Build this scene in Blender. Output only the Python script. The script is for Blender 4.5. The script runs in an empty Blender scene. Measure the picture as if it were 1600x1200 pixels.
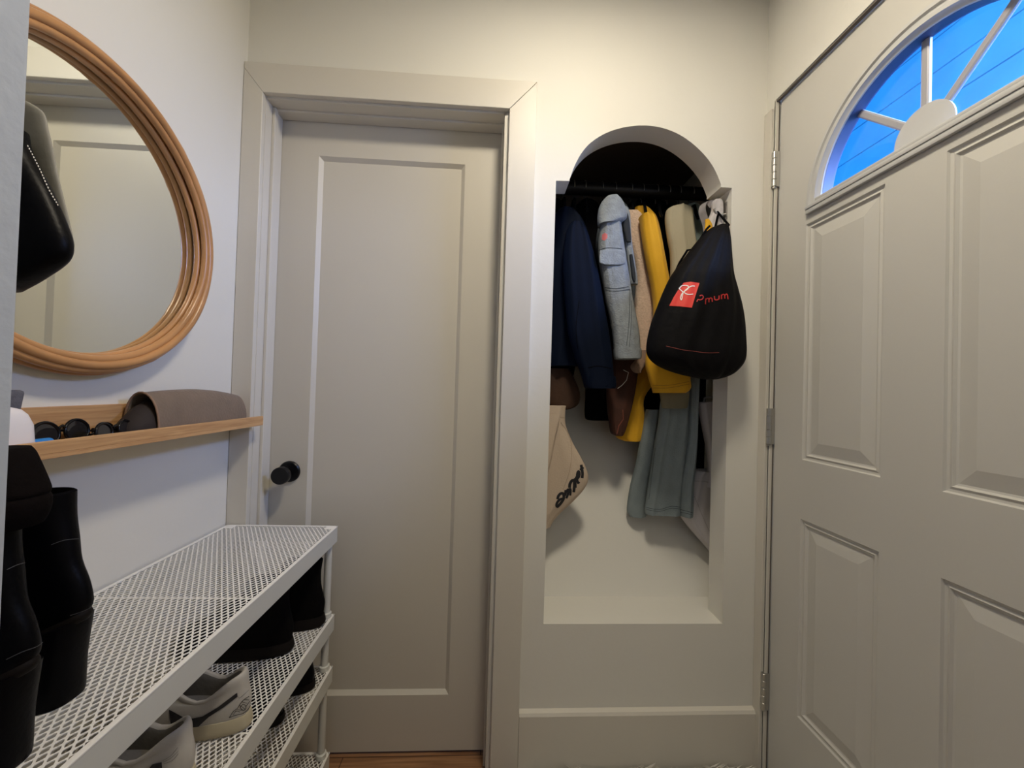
import bpy, bmesh, math, random
from mathutils import Vector, Matrix
from mathutils.bvhtree import BVHTree
from mathutils.geometry import delaunay_2d_cdt, tessellate_polygon
random.seed(7)
PI = math.pi
H = 1.225                       # eye height above the floor
scn = bpy.context.scene
col = scn.collection
# ------------------------------------------------------------------ camera
EYE = Vector((0.0, -1.25, H))
CR = Vector((0.9981898, -0.0522762, 0.0297376))
CU = Vector((-0.0304404, -0.0127002, 0.9994559))
CF = Vector((0.0518701, 0.9985519, 0.0142685))
FPX = 612.0
cd = bpy.data.cameras.new('camera'); cam = bpy.data.objects.new('camera', cd); col.objects.link(cam)
cd.sensor_width = 36.0; cd.lens = FPX * 36.0 / 1600.0; cd.clip_start = 0.01; cd.clip_end = 60
cam.matrix_world = Matrix(((CR.x, CU.x, -CF.x, EYE.x), (CR.y, CU.y, -CF.y, EYE.y), (CR.z, CU.z, -CF.z, EYE.z), (0, 0, 0, 1)))
scn.camera = cam
def at(px, py, ax, v):
    """world point seen at photo pixel (px,py) on the plane axis ax = v (z given relative to the floor)"""
    d = CR * (px - 800) + CU * (600 - py) + CF * FPX
    return EYE + d * ((v - EYE[ax]) / d[ax])
# ------------------------------------------------------------------ light and exposure
scn.view_settings.view_transform = 'Standard'
scn.view_settings.look = 'None'
scn.view_settings.exposure = 0.0
scn.view_settings.gamma = 1.0
scn.view_settings.use_curve_mapping = False
w = bpy.data.worlds.new('dusk'); scn.world = w; w.use_nodes = True
w.node_tree.nodes['Background'].inputs[0].default_value = (0.0, 0.42, 1.25, 1)
w.node_tree.nodes['Background'].inputs[1].default_value = 1.0
def area(name, loc, rot, size, power, color, sy=None, spread=None):
    l = bpy.data.lights.new(name, 'AREA'); l.energy = power; l.color = color; l.size = size
    if sy: l.shape = 'RECTANGLE'; l.size_y = sy
    else: l.shape = 'DISK'
    if spread: l.spread = spread
    o = bpy.data.objects.new(name, l); col.objects.link(o); o.location = loc; o.rotation_euler = rot
    return o
area('vestibule_lamp', (0.25, -0.72, 2.57), (0, 0, 0), 0.24, 15.5, (1.0, 0.89, 0.71))
area('hall_fill', (0.1, -2.3, 2.5), (0, 0, 0), 0.5, 2.2, (0.92, 0.95, 1.0))  # added fill behind the camera, not a known lamp
area('hall_rear_fill', (0.2, -3.1, 1.6), (PI / 2, 0, 0), 1.2, 1.5, (0.72, 0.82, 1.0), 1.0)  # added bluish fill; the back wall holds no window
area('fanlight_daylight', (1.75, -0.72, 2.20), (0, math.radians(72), 0), 0.8, 120, (0.38, 0.52, 1.0), 0.75)
# ------------------------------------------------------------------ materials
def mat(name, color, rough=0.6, metal=0.0, bump=0.0, bscale=60, var=0.0, vscale=8, spec=0.5, sheen=0.0, detail=4, stretch=None):
    m = bpy.data.materials.new(name); m.use_nodes = True
    nt = m.node_tree; b = nt.nodes['Principled BSDF']
    b.inputs['Base Color'].default_value = (*color, 1); b.inputs['Roughness'].default_value = rough
    b.inputs['Metallic'].default_value = metal; b.inputs['Specular IOR Level'].default_value = spec
    if sheen: b.inputs['Sheen Weight'].default_value = sheen
    tc = nt.nodes.new('ShaderNodeTexCoord'); vec = tc.outputs['Object']
    if stretch:
        mp = nt.nodes.new('ShaderNodeMapping'); mp.inputs['Scale'].default_value = stretch
        nt.links.new(vec, mp.inputs['Vector']); vec = mp.outputs['Vector']
    n = nt.nodes.new('ShaderNodeTexNoise'); n.inputs['Scale'].default_value = vscale; n.inputs['Detail'].default_value = detail
    nt.links.new(vec, n.inputs['Vector'])
    r = nt.nodes.new('ShaderNodeMix'); r.data_type = 'RGBA'
    v = max(var, 0.001)
    r.inputs[6].default_value = (*[max(0, c * (1 - v)) for c in color], 1)
    r.inputs[7].default_value = (*[min(1, c * (1 + v)) for c in color], 1)
    nt.links.new(n.outputs['Fac'], r.inputs[0]); nt.links.new(r.outputs[2], b.inputs['Base Color'])
    if bump:
        n2 = nt.nodes.new('ShaderNodeTexNoise'); n2.inputs['Scale'].default_value = bscale; n2.inputs['Detail'].default_value = detail
        nt.links.new(vec, n2.inputs['Vector'])
        bp = nt.nodes.new('ShaderNodeBump'); bp.inputs['Strength'].default_value = bump; bp.inputs['Distance'].default_value = 0.004
        nt.links.new(n2.outputs['Fac'], bp.inputs['Height']); nt.links.new(bp.outputs['Normal'], b.inputs['Normal'])
    m['bsdf'] = 1
    return m
def wood(name, c1, c2, scale, axis='Y', rough=0.45, planks=None):
    m = bpy.data.materials.new(name); m.use_nodes = True; nt = m.node_tree; b = nt.nodes['Principled BSDF']
    b.inputs['Roughness'].default_value = rough
    tc = nt.nodes.new('ShaderNodeTexCoord'); mp = nt.nodes.new('ShaderNodeMapping')
    mp.inputs['Scale'].default_value = {'Y': (scale, scale * .05, scale), 'X': (scale * .05, scale, scale)}[axis]
    nt.links.new(tc.outputs['Object'], mp.inputs['Vector'])
    n = nt.nodes.new('ShaderNodeTexNoise'); n.inputs['Scale'].default_value = 1; n.inputs['Detail'].default_value = 5
    n.inputs['Distortion'].default_value = .6
    nt.links.new(mp.outputs['Vector'], n.inputs['Vector'])
    cr = nt.nodes.new('ShaderNodeValToRGB'); cr.color_ramp.elements[0].position = .35; cr.color_ramp.elements[1].position = .68
    cr.color_ramp.elements[0].color = (*c1, 1); cr.color_ramp.elements[1].color = (*c2, 1)
    nt.links.new(n.outputs['Fac'], cr.inputs[0]); out = cr.outputs[0]
    if planks:
        br = nt.nodes.new('ShaderNodeTexBrick'); br.inputs['Scale'].default_value = 1
        br.inputs['Brick Width'].default_value = 0.9; br.inputs['Row Height'].default_value = planks
        br.inputs['Mortar Size'].default_value = 0.0015
        br.inputs['Color1'].default_value = (1, 1, 1, 1); br.inputs['Color2'].default_value = (.75, .72, .7, 1); br.inputs['Mortar'].default_value = (.2, .15, .1, 1)
        nt.links.new(tc.outputs['Object'], br.inputs['Vector'])
        mx = nt.nodes.new('ShaderNodeMix'); mx.data_type = 'RGBA'; mx.blend_type = 'MULTIPLY'; mx.inputs[0].default_value = 1
        nt.links.new(out, mx.inputs[6]); nt.links.new(br.outputs['Color'], mx.inputs[7]); out = mx.outputs[2]
    nt.links.new(out, b.inputs['Base Color'])
    return m
WALL = mat('cream_wall_paint', (0.75, 0.732, 0.668), .55, bump=.12, bscale=45, var=.015, vscale=3)
WALL_R = mat('hall_grey_paint', (0.44, 0.48, 0.54), .55, bump=.25, bscale=70, var=.02, vscale=4)
TRIM = mat('greige_trim_paint', (0.64, 0.605, 0.53), .42, bump=.05, bscale=30, var=.012, vscale=4)
DOOR = mat('greige_door_paint', (0.60, 0.565, 0.49), .40, bump=.06, bscale=25, var=.012, vscale=3)
EDOOR = mat('entrance_door_paint', (0.60, 0.585, 0.54), .38, bump=.04, bscale=90, var=.01, vscale=5)
FANW = mat('fanlight_frame_white', (0.56, 0.56, 0.55), .35, var=.01)
CEIL = mat('ceiling_paint', (0.80, 0.78, 0.72), .7, bump=.1, bscale=40, var=.02)
SHADE_BROWN = mat('niche_shade_brown', (0.11, 0.08, 0.06), .7, bump=.1, bscale=30, var=.2)  # shade of the upper niche put in as dark boards
FLOORM = wood('oak_floor', (0.20, 0.09, 0.035), (0.42, 0.22, 0.10), 60, 'X', .35, planks=.08)
BAMBOO = wood('bamboo_veneer', (0.46, 0.245, 0.105), (0.66, 0.40, 0.19), 150, 'Y', .45)
RATTAN = mat('rattan_cane', (0.50, 0.25, 0.095), .30, bump=.15, bscale=25, var=.35, vscale=9)
MIRROR = mat('mirror_silver', (0.90, 0.93, 0.90), .015, 1.0)
WHITE_METAL = mat('white_powder_coat', (0.84, 0.82, 0.77), .38, var=.01)
SHADED_WHITE = mat('shaded_white_metal', (0.60, 0.60, 0.55), .35, var=.01)  # the rack's white paint, darkened to carry the shade on its lips
STEEL = mat('satin_steel', (0.50, 0.49, 0.46), .38, 1.0, var=.1)
BLACKM = mat('black_metal', (0.006, 0.006, 0.007), .35, .1, spec=.3)
BLEATH = mat('black_leather', (0.0012, 0.0012, 0.002), .40, spec=.09, bump=.10, bscale=180, var=.2)
BLEATH2 = mat('black_suede', (0.0035, 0.003, 0.0028), .9, spec=.06, bump=.3, bscale=200, var=.3)
BROWNSU = mat('taupe_suede', (0.175, 0.125, 0.09), .85, bump=.3, bscale=160, var=.28, vscale=22, sheen=.25)
BRIM = mat('tan_binding', (0.27, 0.17, 0.11), .7, var=.2)
NAVY = mat('navy_nylon', (0.0022, 0.0055, 0.016), .7, spec=.1, bump=.3, bscale=18, var=.25, vscale=7)
BLACKC = mat('black_cloth', (0.0022, 0.0022, 0.003), .9, spec=.06, bump=.2, bscale=120, var=.3)
BAGM = mat('black_nylon', (0.0032, 0.0028, 0.0034), .68, spec=.12, bump=.9, bscale=22, var=.3, vscale=10)
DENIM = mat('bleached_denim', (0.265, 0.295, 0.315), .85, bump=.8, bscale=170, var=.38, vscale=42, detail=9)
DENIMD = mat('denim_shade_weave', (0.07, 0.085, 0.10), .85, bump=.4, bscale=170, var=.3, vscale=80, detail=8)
SHERPA = mat('cream_sherpa', (0.60, 0.45, 0.34), .95, bump=.9, bscale=150, var=.28, vscale=130, sheen=.3)
YELLOW = mat('yellow_wool', (0.72, 0.38, 0.006), .75, bump=.2, bscale=140, var=.08, vscale=14, sheen=.1)
RUST = mat('rust_suede', (0.05, 0.014, 0.005), .8, bump=.6, bscale=45, var=.55, vscale=25)
BEIGE = mat('beige_shirt', (0.50, 0.45, 0.32), .8, bump=.15, bscale=140, var=.08)
AQUA = mat('pale_aqua_shirt', (0.36, 0.46, 0.45), .8, bump=.15, bscale=140, var=.08)
OLIVE = mat('khaki_cloth', (0.21, 0.19, 0.12), .8, bump=.15, bscale=140, var=.1)
JEANS = mat('light_wash_jeans', (0.225, 0.27, 0.28), .85, bump=.4, bscale=180, var=.14, vscale=30, detail=8)
CANVAS = mat('natural_canvas', (0.56, 0.45, 0.34), .85, bump=.3, bscale=200, var=.06)
WHITEF = mat('white_cotton', (0.60, 0.57, 0.57), .8, bump=.25, bscale=30, var=.06)
PRINT = mat('black_print', (0.010, 0.010, 0.014), .6)
REDP = mat('red_print', (0.72, 0.035, 0.02), .55, var=.05)
REDL = mat('red_lettering', (0.50, 0.022, 0.018), .55, var=.05)
WHITEP = mat('white_print', (0.85, 0.80, 0.76), .5)
STITCH = mat('pale_thread', (0.62, 0.58, 0.50), .7)
SNK = mat('grey_leather_upper', (0.47, 0.44, 0.385), .5, bump=.12, bscale=90, var=.08)
SNKD = mat('shoe_lining', (0.20, 0.185, 0.16), .85, bump=.2, bscale=120, var=.1)
SOLEC = mat('yellowed_rubber', (0.46, 0.40, 0.27), .55, var=.1)
BSOLE = mat('black_rubber', (0.008, 0.006, 0.005), .6, spec=.12, bump=.3, bscale=60, var=.2)
LENS = mat('dark_lens', (0.020, 0.018, 0.018), .05, var=.1)
BPLAS = mat('black_plastic', (0.005, 0.005, 0.006), .2, spec=.3)
WPLAS = mat('white_plastic', (0.86, 0.82, 0.84), .3)
BLUEP = mat('blue_plastic', (0.02, 0.22, 0.62), .3)
FELT = mat('grey_felt', (0.11, 0.11, 0.135), .9, bump=.6, bscale=140, var=.5, vscale=60)
OLIVEG = mat('olive_grey_lining', (0.30, 0.28, 0.22), .8, bump=.15, bscale=90, var=.08)
SHAG = mat('ivory_shag', (0.80, 0.77, 0.70), .9, var=.08)
SIDING = mat('porch_siding', (0.30, 0.72, 0.90), .6, bump=.3, bscale=6, var=.25, vscale=3)
def emit_in(m, color, strength):
    b = m.node_tree.nodes['Principled BSDF']; b.inputs['Emission Color'].default_value = (*color, 1); b.inputs['Emission Strength'].default_value = strength
def glass_mat():
    m = bpy.data.materials.new('window_glass'); m.use_nodes = True; nt = m.node_tree
    for n in list(nt.nodes):
        if n.type != 'OUTPUT_MATERIAL': nt.nodes.remove(n)
    out = nt.nodes['Material Output']
    tr = nt.nodes.new('ShaderNodeBsdfTransparent'); tr.inputs[0].default_value = (.80, .90, 1.0, 1)
    gl = nt.nodes.new('ShaderNodeBsdfGlossy'); gl.inputs['Roughness'].default_value = .03
    fr = nt.nodes.new('ShaderNodeFresnel'); fr.inputs[0].default_value = 1.45
    mx = nt.nodes.new('ShaderNodeMixShader')
    nt.links.new(fr.outputs[0], mx.inputs[0]); nt.links.new(tr.outputs[0], mx.inputs[1]); nt.links.new(gl.outputs[0], mx.inputs[2])
    nt.links.new(mx.outputs[0], out.inputs[0])
    return m
GLASS = glass_mat()
# ------------------------------------------------------------------ mesh helpers
def obj(name, bm, m, parent=None, smooth=False, loc=None):
    me = bpy.data.meshes.new(name); bmesh.ops.recalc_face_normals(bm, faces=bm.faces); bm.to_mesh(me); bm.free()
    o = bpy.data.objects.new(name, me); col.objects.link(o)
    for mm in (m if isinstance(m, (list, tuple)) else [m]): me.materials.append(mm)
    if smooth:
        for p in me.polygons: p.use_smooth = True
    if parent: o.parent = parent
    return o
def set_smooth(o, angle=40):
    for p in o.data.polygons: p.use_smooth = True
    o.data.set_sharp_from_angle(angle=math.radians(angle))
    return o
def tag(o, label, cat, group=None, kind=None):
    o['label'] = label; o['category'] = cat
    if group: o['group'] = group
    if kind: o['kind'] = kind
    return o
def thing(name, label, cat, loc, group=None, rotz=0):
    o = bpy.data.objects.new(name, None); col.objects.link(o); o.location = loc; o.rotation_euler = (0, 0, rotz)
    o.empty_display_size = .05
    bpy.context.view_layer.update()
    return tag(o, label, cat, group)
def keep(o):          # child built in world coordinates under a parent Empty
    p = o.parent; M = Matrix.Translation(p.location) @ p.rotation_euler.to_matrix().to_4x4()
    if p.parent: M = Matrix.Translation(p.parent.location) @ p.parent.rotation_euler.to_matrix().to_4x4() @ M
    o.data.transform(M.inverted()); return o
def wpart(name, bm, m, parent, smooth=0):
    """part given in world coordinates; parent may be an Empty or a part mesh whose own origin is its thing's"""
    o = obj(name, bm, m, parent)
    root = parent
    while root.parent: root = root.parent
    M = Matrix.Translation(root.location) @ root.rotation_euler.to_matrix().to_4x4()
    o.data.transform(M.inverted())
    if smooth: set_smooth(o, smooth)
    return o
def struct(name, bm, m, smooth=0):
    o = obj(name, bm, m); o['kind'] = 'structure'
    if smooth: set_smooth(o, smooth)
    return o
def add_box(bm, x0, x1, y0, y1, z0, z1, bev=0.0, mi=0):
    vs = [bm.verts.new((x, y, z)) for x in (x0, x1) for y in (y0, y1) for z in (z0, z1)]
    idx = [(0, 1, 3, 2), (4, 6, 7, 5), (0, 4, 5, 1), (2, 3, 7, 6), (0, 2, 6, 4), (1, 5, 7, 3)]
    fs = [bm.faces.new([vs[i] for i in f]) for f in idx]
    for f in fs: f.material_index = mi
    if bev:
        es = list({e for f in fs for e in f.edges})
        bmesh.ops.bevel(bm, geom=es, offset=bev, segments=2, affect='EDGES', profile=.5)
    return bm
def box(*a, **k): return add_box(bmesh.new(), *a, **k)
def add_tube(bm, pts, r, n=10, closed=False, caps=True):
    pts = [Vector(p) for p in pts]; N = len(pts); rings = []
    rr = r if isinstance(r, (list, tuple)) else [r] * N
    up = None
    for i, p in enumerate(pts):
        a = pts[(i - 1) % N] if (closed or i > 0) else pts[i]
        b = pts[(i + 1) % N] if (closed or i < N - 1) else pts[i]
        t = (b - a).normalized()
        if up is None: up = t.orthogonal().normalized()
        up = (up - t * up.dot(t)); up = up.normalized() if up.length > 1e-6 else t.orthogonal().normalized()
        s = t.cross(up)
        rings.append([bm.verts.new(p + (up * math.cos(2 * PI * k / n) + s * math.sin(2 * PI * k / n)) * rr[i]) for k in range(n)])
    for i in range(N if closed else N - 1):
        A = rings[i]; B = rings[(i + 1) % N]
        off = 0
        if closed and i == N - 1:
            off = min(range(n), key=lambda q: sum((A[k].co - B[(k + q) % n].co).length for k in range(n)))
        for k in range(n):
            bm.faces.new((A[k], A[(k + 1) % n], B[(k + 1 + off) % n], B[(k + off) % n]))
    if caps and not closed:
        bm.faces.new(list(reversed(rings[0]))); bm.faces.new(rings[-1])
    return bm
def add_loft(bm, rings, cap0=True, cap1=True, mi=0):
    R = [[bm.verts.new(p) for p in r] for r in rings]; n = len(R[0])
    for a, b in zip(R, R[1:]):
        for k in range(n):
            f = bm.faces.new((a[k], a[(k + 1) % n], b[(k + 1) % n], b[k])); f.material_index = mi
    if cap0: bm.faces.new(list(reversed(R[0]))).material_index = mi
    if cap1: bm.faces.new(R[-1]).material_index = mi
    return bm
def lathe(bm, prof, c, ax, n=32):
    """prof [(r, h)], h along unit axis ax from c"""
    ax = Vector(ax).normalized(); u = ax.orthogonal().normalized(); v = ax.cross(u); c = Vector(c)
    rings = [[c + ax * h + (u * math.cos(2 * PI * k / n) + v * math.sin(2 * PI * k / n)) * max(r, 1e-5) for k in range(n)] for r, h in prof]
    return add_loft(bm, rings)
def plate(loops, w0, w1, emb):
    """flat plate with holes; loops[0] outer, others holes (2D); emb(a,b,w)->xyz"""
    bm = bmesh.new()
    fill = [[Vector((a, b, 0)) for a, b in l] for l in loops]
    tris = tessellate_polygon(fill)
    flat = [p for l in loops for p in l]
    F = [bm.verts.new(emb(a, b, w0)) for a, b in flat]; B = [bm.verts.new(emb(a, b, w1)) for a, b in flat]
    for t in tris:
        try:
            bm.faces.new([F[i] for i in t]); bm.faces.new([B[i] for i in reversed(t)])
        except ValueError: pass
    s = 0
    for l in loops:
        n = len(l)
        for i in range(n):
            j = (i + 1) % n
            bm.faces.new((F[s + i], F[s + j], B[s + j], B[s + i]))
        s += n
    return bm
def rect(a0, a1, b0, b1): return [(a0, b0), (a1, b0), (a1, b1), (a0, b1)]
def add_panel(bm, a0, a1, b0, b1, prof, emb):
    """stepped rectangular relief filling rect: prof [(inset, depth)]"""
    rings = []
    for ins, dep in prof:
        rings.append([bm.verts.new(emb(a, b, dep)) for a, b in rect(a0 + ins, a1 - ins, b0 + ins, b1 - ins)])
    for A, B in zip(rings, rings[1:]):
        for k in range(4): bm.faces.new((A[k], A[(k + 1) % 4], B[(k + 1) % 4], B[k]))
    bm.faces.new(rings[-1])
# marks that lie on a surface: outlines given in photo pixels, dropped onto the object's own mesh
def bvh_of(o):
    bpy.context.view_layer.update()
    M = o.matrix_world; me = o.data
    return BVHTree.FromPolygons([M @ v.co for v in me.vertices], [tuple(p.vertices) for p in me.polygons])
def drop(bvh, px, py, off):
    d = (CR * (px - 800) + CU * (600 - py) + CF * FPX).normalized()
    loc, nrm, i, dist = bvh.ray_cast(EYE, d)
    if loc is None:
        return None
    if nrm.dot(d) > 0: nrm = -nrm
    return loc + nrm * off
def decal_poly(o, poly, m, name, off=.0008, step=3.0):
    bvh = bvh_of(o); bnd = []
    for i in range(len(poly)):
        a = Vector(poly[i]); b = Vector(poly[(i + 1) % len(poly)]); n = max(1, int((b - a).length / step))
        bnd += [a.lerp(b, k / n) for k in range(n)]
    x0 = min(p.x for p in bnd); x1 = max(p.x for p in bnd); y0 = min(p.y for p in bnd); y1 = max(p.y for p in bnd)
    pts = list(bnd); y = y0 + step * .5
    while y < y1:
        x = x0 + step * .5
        while x < x1: pts.append(Vector((x, y))); x += step
        y += step
    n = len(bnd)
    V, E_, F, *_ = delaunay_2d_cdt(pts, [(i, (i + 1) % n) for i in range(n)], [], 1, 1e-4)
    bm = bmesh.new(); P = [drop(bvh, v.x, v.y, off) for v in V]; BV = [bm.verts.new(p) if p else None for p in P]
    for f in F:
        if all(BV[i] for i in f):
            L = max((P[f[0]] - P[f[1]]).length, (P[f[1]] - P[f[2]]).length)
            if L < .05: bm.faces.new([BV[i] for i in f])
    for v in [v for v in bm.verts if not v.link_faces]: bm.verts.remove(v)
    return wpart(name, bm, m, o)
def decal_strokes(o, strokes, m, name, off=.0009, step=2.0):
    """strokes: [(width_px, [(x,y)...])] -> ribbons on the surface, one mesh"""
    if name in ('seam', 'hem_stitching', 'stitch_line') and len(strokes) > 1:
        for s_ in strokes: decal_strokes(o, [s_], m, name, off, step)
        return
    bvh = bvh_of(o); bm = bmesh.new()
    for wd, pl in strokes:
        pts = []
        if len(pl) > 2 and name not in ('stitching',):
            n_ = (len(pl) - 1) * 4
            pl = [(cr([p[0] for p in pl], k / n_), cr([p[1] for p in pl], k / n_)) for k in range(n_ + 1)]
        for a, b in zip(pl, pl[1:]):
            a = Vector(a); b = Vector(b); n = max(1, int((b - a).length / step))
            pts += [a.lerp(b, k / n) for k in range(n)]
        pts.append(Vector(pl[-1]))
        if (pts[0] - pts[-1]).length > 1e-3:
            a = pts[1] - pts[0]; b = pts[-1] - pts[-2]
        prev = None
        for i, p in enumerate(pts):
            t = pts[min(i + 1, len(pts) - 1)] - pts[max(i - 1, 0)]
            if t.length < 1e-6: continue
            nn = Vector((-t.y, t.x)).normalized() * wd * .5
            A = drop(bvh, p.x + nn.x, p.y + nn.y, off); B = drop(bvh, p.x - nn.x, p.y - nn.y, off)
            if A is None or B is None: prev = None; continue
            A = bm.verts.new(A); B = bm.verts.new(B)
            if prev and (prev[0].co - A.co).length < .05: bm.faces.new((prev[0], A, B, prev[1]))
            prev = (A, B)
    return wpart(name, bm, m, o)
def arcpts(cx, cy, rx, ry, a0, a1, n=10, rot=0):
    r = math.radians(rot); o = []
    for k in range(n + 1):
        a = math.radians(a0 + (a1 - a0) * k / n); x = rx * math.cos(a); y = ry * math.sin(a)
        o.append((cx + x * math.cos(r) - y * math.sin(r), cy + x * math.sin(r) + y * math.cos(r)))
    return o
# ================================================================== SETTING
XL, XR = -0.79, 0.89
CZ = 2.60
XZ = lambda a, b, w_: (a, w_, b)
YZ = lambda a, b, w_: (w_, a, b)
# front wall: closet door opening + arched niche opening
arch_px = [(890, 280), (895, 259), (902, 245), (911, 231), (922, 220.5), (935.5, 211), (952, 203), (970, 197.5), (990, 194.5), (1009, 194), (1027, 195.8), (1044, 199), (1062, 207), (1079, 219), (1094, 232), (1107, 247), (1116, 259), (1122.7, 271), (1126.5, 288)]
arch0 = [(at(x, y, 1, 0).x, at(x, y, 1, 0).z) for x, y in arch_px]
def cr(vals, t):
    """catmull-rom over equally indexed list"""
    n = len(vals) - 1; f = min(max(t, 0), 1) * n; i = min(int(f), n - 1); u = f - i
    p0, p1, p2, p3 = vals[max(i - 1, 0)], vals[i], vals[i + 1], vals[min(i + 2, n)]
    return .5 * ((2 * p1) + (p2 - p0) * u + (2 * p0 - 5 * p1 + 4 * p2 - p3) * u * u + (3 * p1 - p0 - 3 * p2 + p3) * u ** 3)
arch = [(cr([p[0] for p in arch0], k / 72), cr([p[1] for p in arch0], k / 72)) for k in range(73)]
for _ in range(60):
    arch = [arch[0]] + [((arch[i - 1][0] + 2 * arch[i][0] + arch[i + 1][0]) / 4, (arch[i - 1][1] + 2 * arch[i][1] + arch[i + 1][1]) / 4) for i in range(1, 72)] + [arch[72]]
NX0, NX1, NZ0 = .188, .775, H - .743
SHZ = H + .690
niche = [(NX0, NZ0), (NX1, NZ0), (NX1, SHZ), (arch[-1][0], SHZ)] + list(reversed(arch)) + [(arch[0][0], SHZ - .008), (NX0, SHZ - .010)]
DX0, DX1, DZ = -.735, .022, H + .892
struct('wall_front', plate([[(-.95, 0), (DX0, 0), (DX0, DZ), (DX1, DZ), (DX1, 0), (1.10, 0), (1.10, CZ), (-.95, CZ)], niche], 0, .085, XZ), WALL, 30)
# closet box behind the wall: level ledge, sloping back, shade boards above the rod
bm = bmesh.new()
prof = [(.085, NZ0), (.165, NZ0), (.30, H - .42), (.47, H + .02), (.62, H + .38), (.62, H + .66)]
for (ya, za), (yb, zb) in zip(prof, prof[1:]):
    bm.faces.new([bm.verts.new(p) for p in ((.13, ya, za), (.885, ya, za), (.885, yb, zb), (.13, yb, zb))])
for x in (.13, .885):
    bm.faces.new([bm.verts.new((x, y, z)) for y, z in prof + [(.62, H + 1.0), (.085, H + 1.0)]])
bmesh.ops.remove_doubles(bm, verts=bm.verts, dist=1e-5)
struct('wall_closet', bm, WALL)
struct('niche_shade_top', box(.13, .885, .085, .62, H + 1.0, H + 1.02), SHADE_BROWN)
struct('niche_shade_back', box(.13, .885, .60, .62, H + .60, H + 1.0), SHADE_BROWN)
struct('wall_left', box(-.87, XL, -1.05, .09, 0, CZ), WALL)
struct('wall_back', box(-1.4, XR, -3.3, -3.2, 0, CZ), WALL_R)
struct('wall_hall', box(-1.4, -1.3, -3.2, -1.05, 0, CZ), WALL_R)
struct('wall_rear', box(-1.4, -.365, -1.05, -.93, 0, CZ, bev=.004), WALL_R, 30)
# right wall with entrance door opening
EY0, EY1, EZ = -.857, -.040, H + .962
struct('wall_right', plate([[(-3.3, 0), (EY0, 0), (EY0, EZ), (EY1, EZ), (EY1, 0), (0, 0), (0, CZ), (-3.3, CZ)]], XR, XR + .14, YZ), WALL)
struct('floor', box(-1.4, 1.1, -3.3, .80, -.06, 0), FLOORM)
struct('ceiling', box(-1.4, 1.1, -3.3, .1, CZ, CZ + .06), CEIL)
# casing round the closet door (three mitred boards)
def prism(bm, poly, y0, y1):
    F = [bm.verts.new((a, y0, b)) for a, b in poly]; B = [bm.verts.new((a, y1, b)) for a, b in poly]
    bm.faces.new(F); bm.faces.new(list(reversed(B))); n = len(poly)
    for i in range(n): bm.faces.new((F[i], F[(i + 1) % n], B[(i + 1) % n], B[i]))
bm = bmesh.new(); g = .0006; ZT = H + .985; ZI = H + .892
prism(bm, [(XL + .001, 0), (-.730, 0), (-.730, ZI), (XL + .001, ZT - .02)], -.018, -.0005)
prism(bm, [(XL + .001, ZT - .02 + g), (-.730, ZI + g), (.030, ZI + g), (.117, ZT), (XL + .001, ZT)], -.018, -.0005)
prism(bm, [(.030 + g, 0), (.117, 0), (.117, ZT - 2 * g), (.030 + g, ZI - g)], -.018, -.0005)
bmesh.ops.bevel(bm, geom=bm.edges[:], offset=.0012, segments=1, affect='EDGES')
struct('trim_1', bm, TRIM)
# door jamb + stops
bm = bmesh.new()
add_box(bm, DX0 - .001, DX0 + .006, .0, .12, 0, DZ, .001); add_box(bm, DX0 + .006, DX0 + .016, .034, .052, 0, DZ - .008, .002); add_box(bm, DX0 + .006, DX0 + .011, .052, .088, 0, DZ - .008, .001)
add_box(bm, DX1 - .006, DX1 + .001, .0, .12, 0, DZ, .001); add_box(bm, DX1 - .013, DX1 - .006, .040, .088, 0, DZ - .008, .001)
add_box(bm, DX0, DX1, .0, .12, DZ - .006, DZ + .001, .001); add_box(bm, DX0, DX1, .045, .088, DZ - .013, DZ - .006, .001)
struct('trim_2', bm, TRIM)
# closet door with one recessed panel
DXa, DXb = DX0 + .0065, DX1 - .0065
pa, pb, pc, pd = -.603, -.113, H - 1.032, H + .767
bm = plate([rect(DXa, DXb, .008, DZ - .008), rect(pa, pb, pc, pd)], .09, .125, XZ)
add_panel(bm, pa, pb, pc, pd, [(0, .09), (.0125, .101)], XZ)
add_panel(bm, pa, pb, pc, pd, [(0, .125), (.0125, .114)], XZ)
d1 = struct('door_1', bm, DOOR)
# knob (part of the door)
kb = bmesh.new(); kx, kz = -.660, H - .293
lathe(kb, [(.0345, 0), (.0345, .004), (.031, .008), (.0, .008)], (kx, .09, kz), (0, -1, 0), 40)
rose = obj('door_rose', kb, BLACKM, d1, True); set_smooth(rose, 40)
kb = bmesh.new()
lathe(kb, [(.011, .006), (.011, .026), (.019, .032), (.0262, .038), (.0275, .046), (.0275, .058), (.0262, .061), (0, .0615)], (kx - .002, .09, kz - .003), (0, -1, 0), 40)
set_smooth(obj('door_knob', kb, BLACKM, d1), 40)
# baseboards
def base_prof(bm, x0, x1):
    P = [(0, 0), (-.018, 0), (-.018, H - 1.021), (-.013, H - 1.013), (0, H - 1.008)]
    A = [bm.verts.new((x0, y - .0005, z)) for y, z in P]; B = [bm.verts.new((x1, y - .0005, z)) for y, z in P]
    n = len(P)
    for i in range(n): bm.faces.new((A[i], B[i], B[(i + 1) % n], A[(i + 1) % n]))
    bm.faces.new(A); bm.faces.new(B)
bm = bmesh.new(); base_prof(bm, .1175, .8815); struct('baseboard_front', bm, TRIM)
struct('baseboard_left', box(XL + .0005, XL + .018, -.93, -.019, 0, .20, bev=.003), TRIM)
struct('baseboard_right', box(XR - .018, XR - .0005, -3.19, -.90, 0, .20, bev=.003), TRIM)
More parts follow.
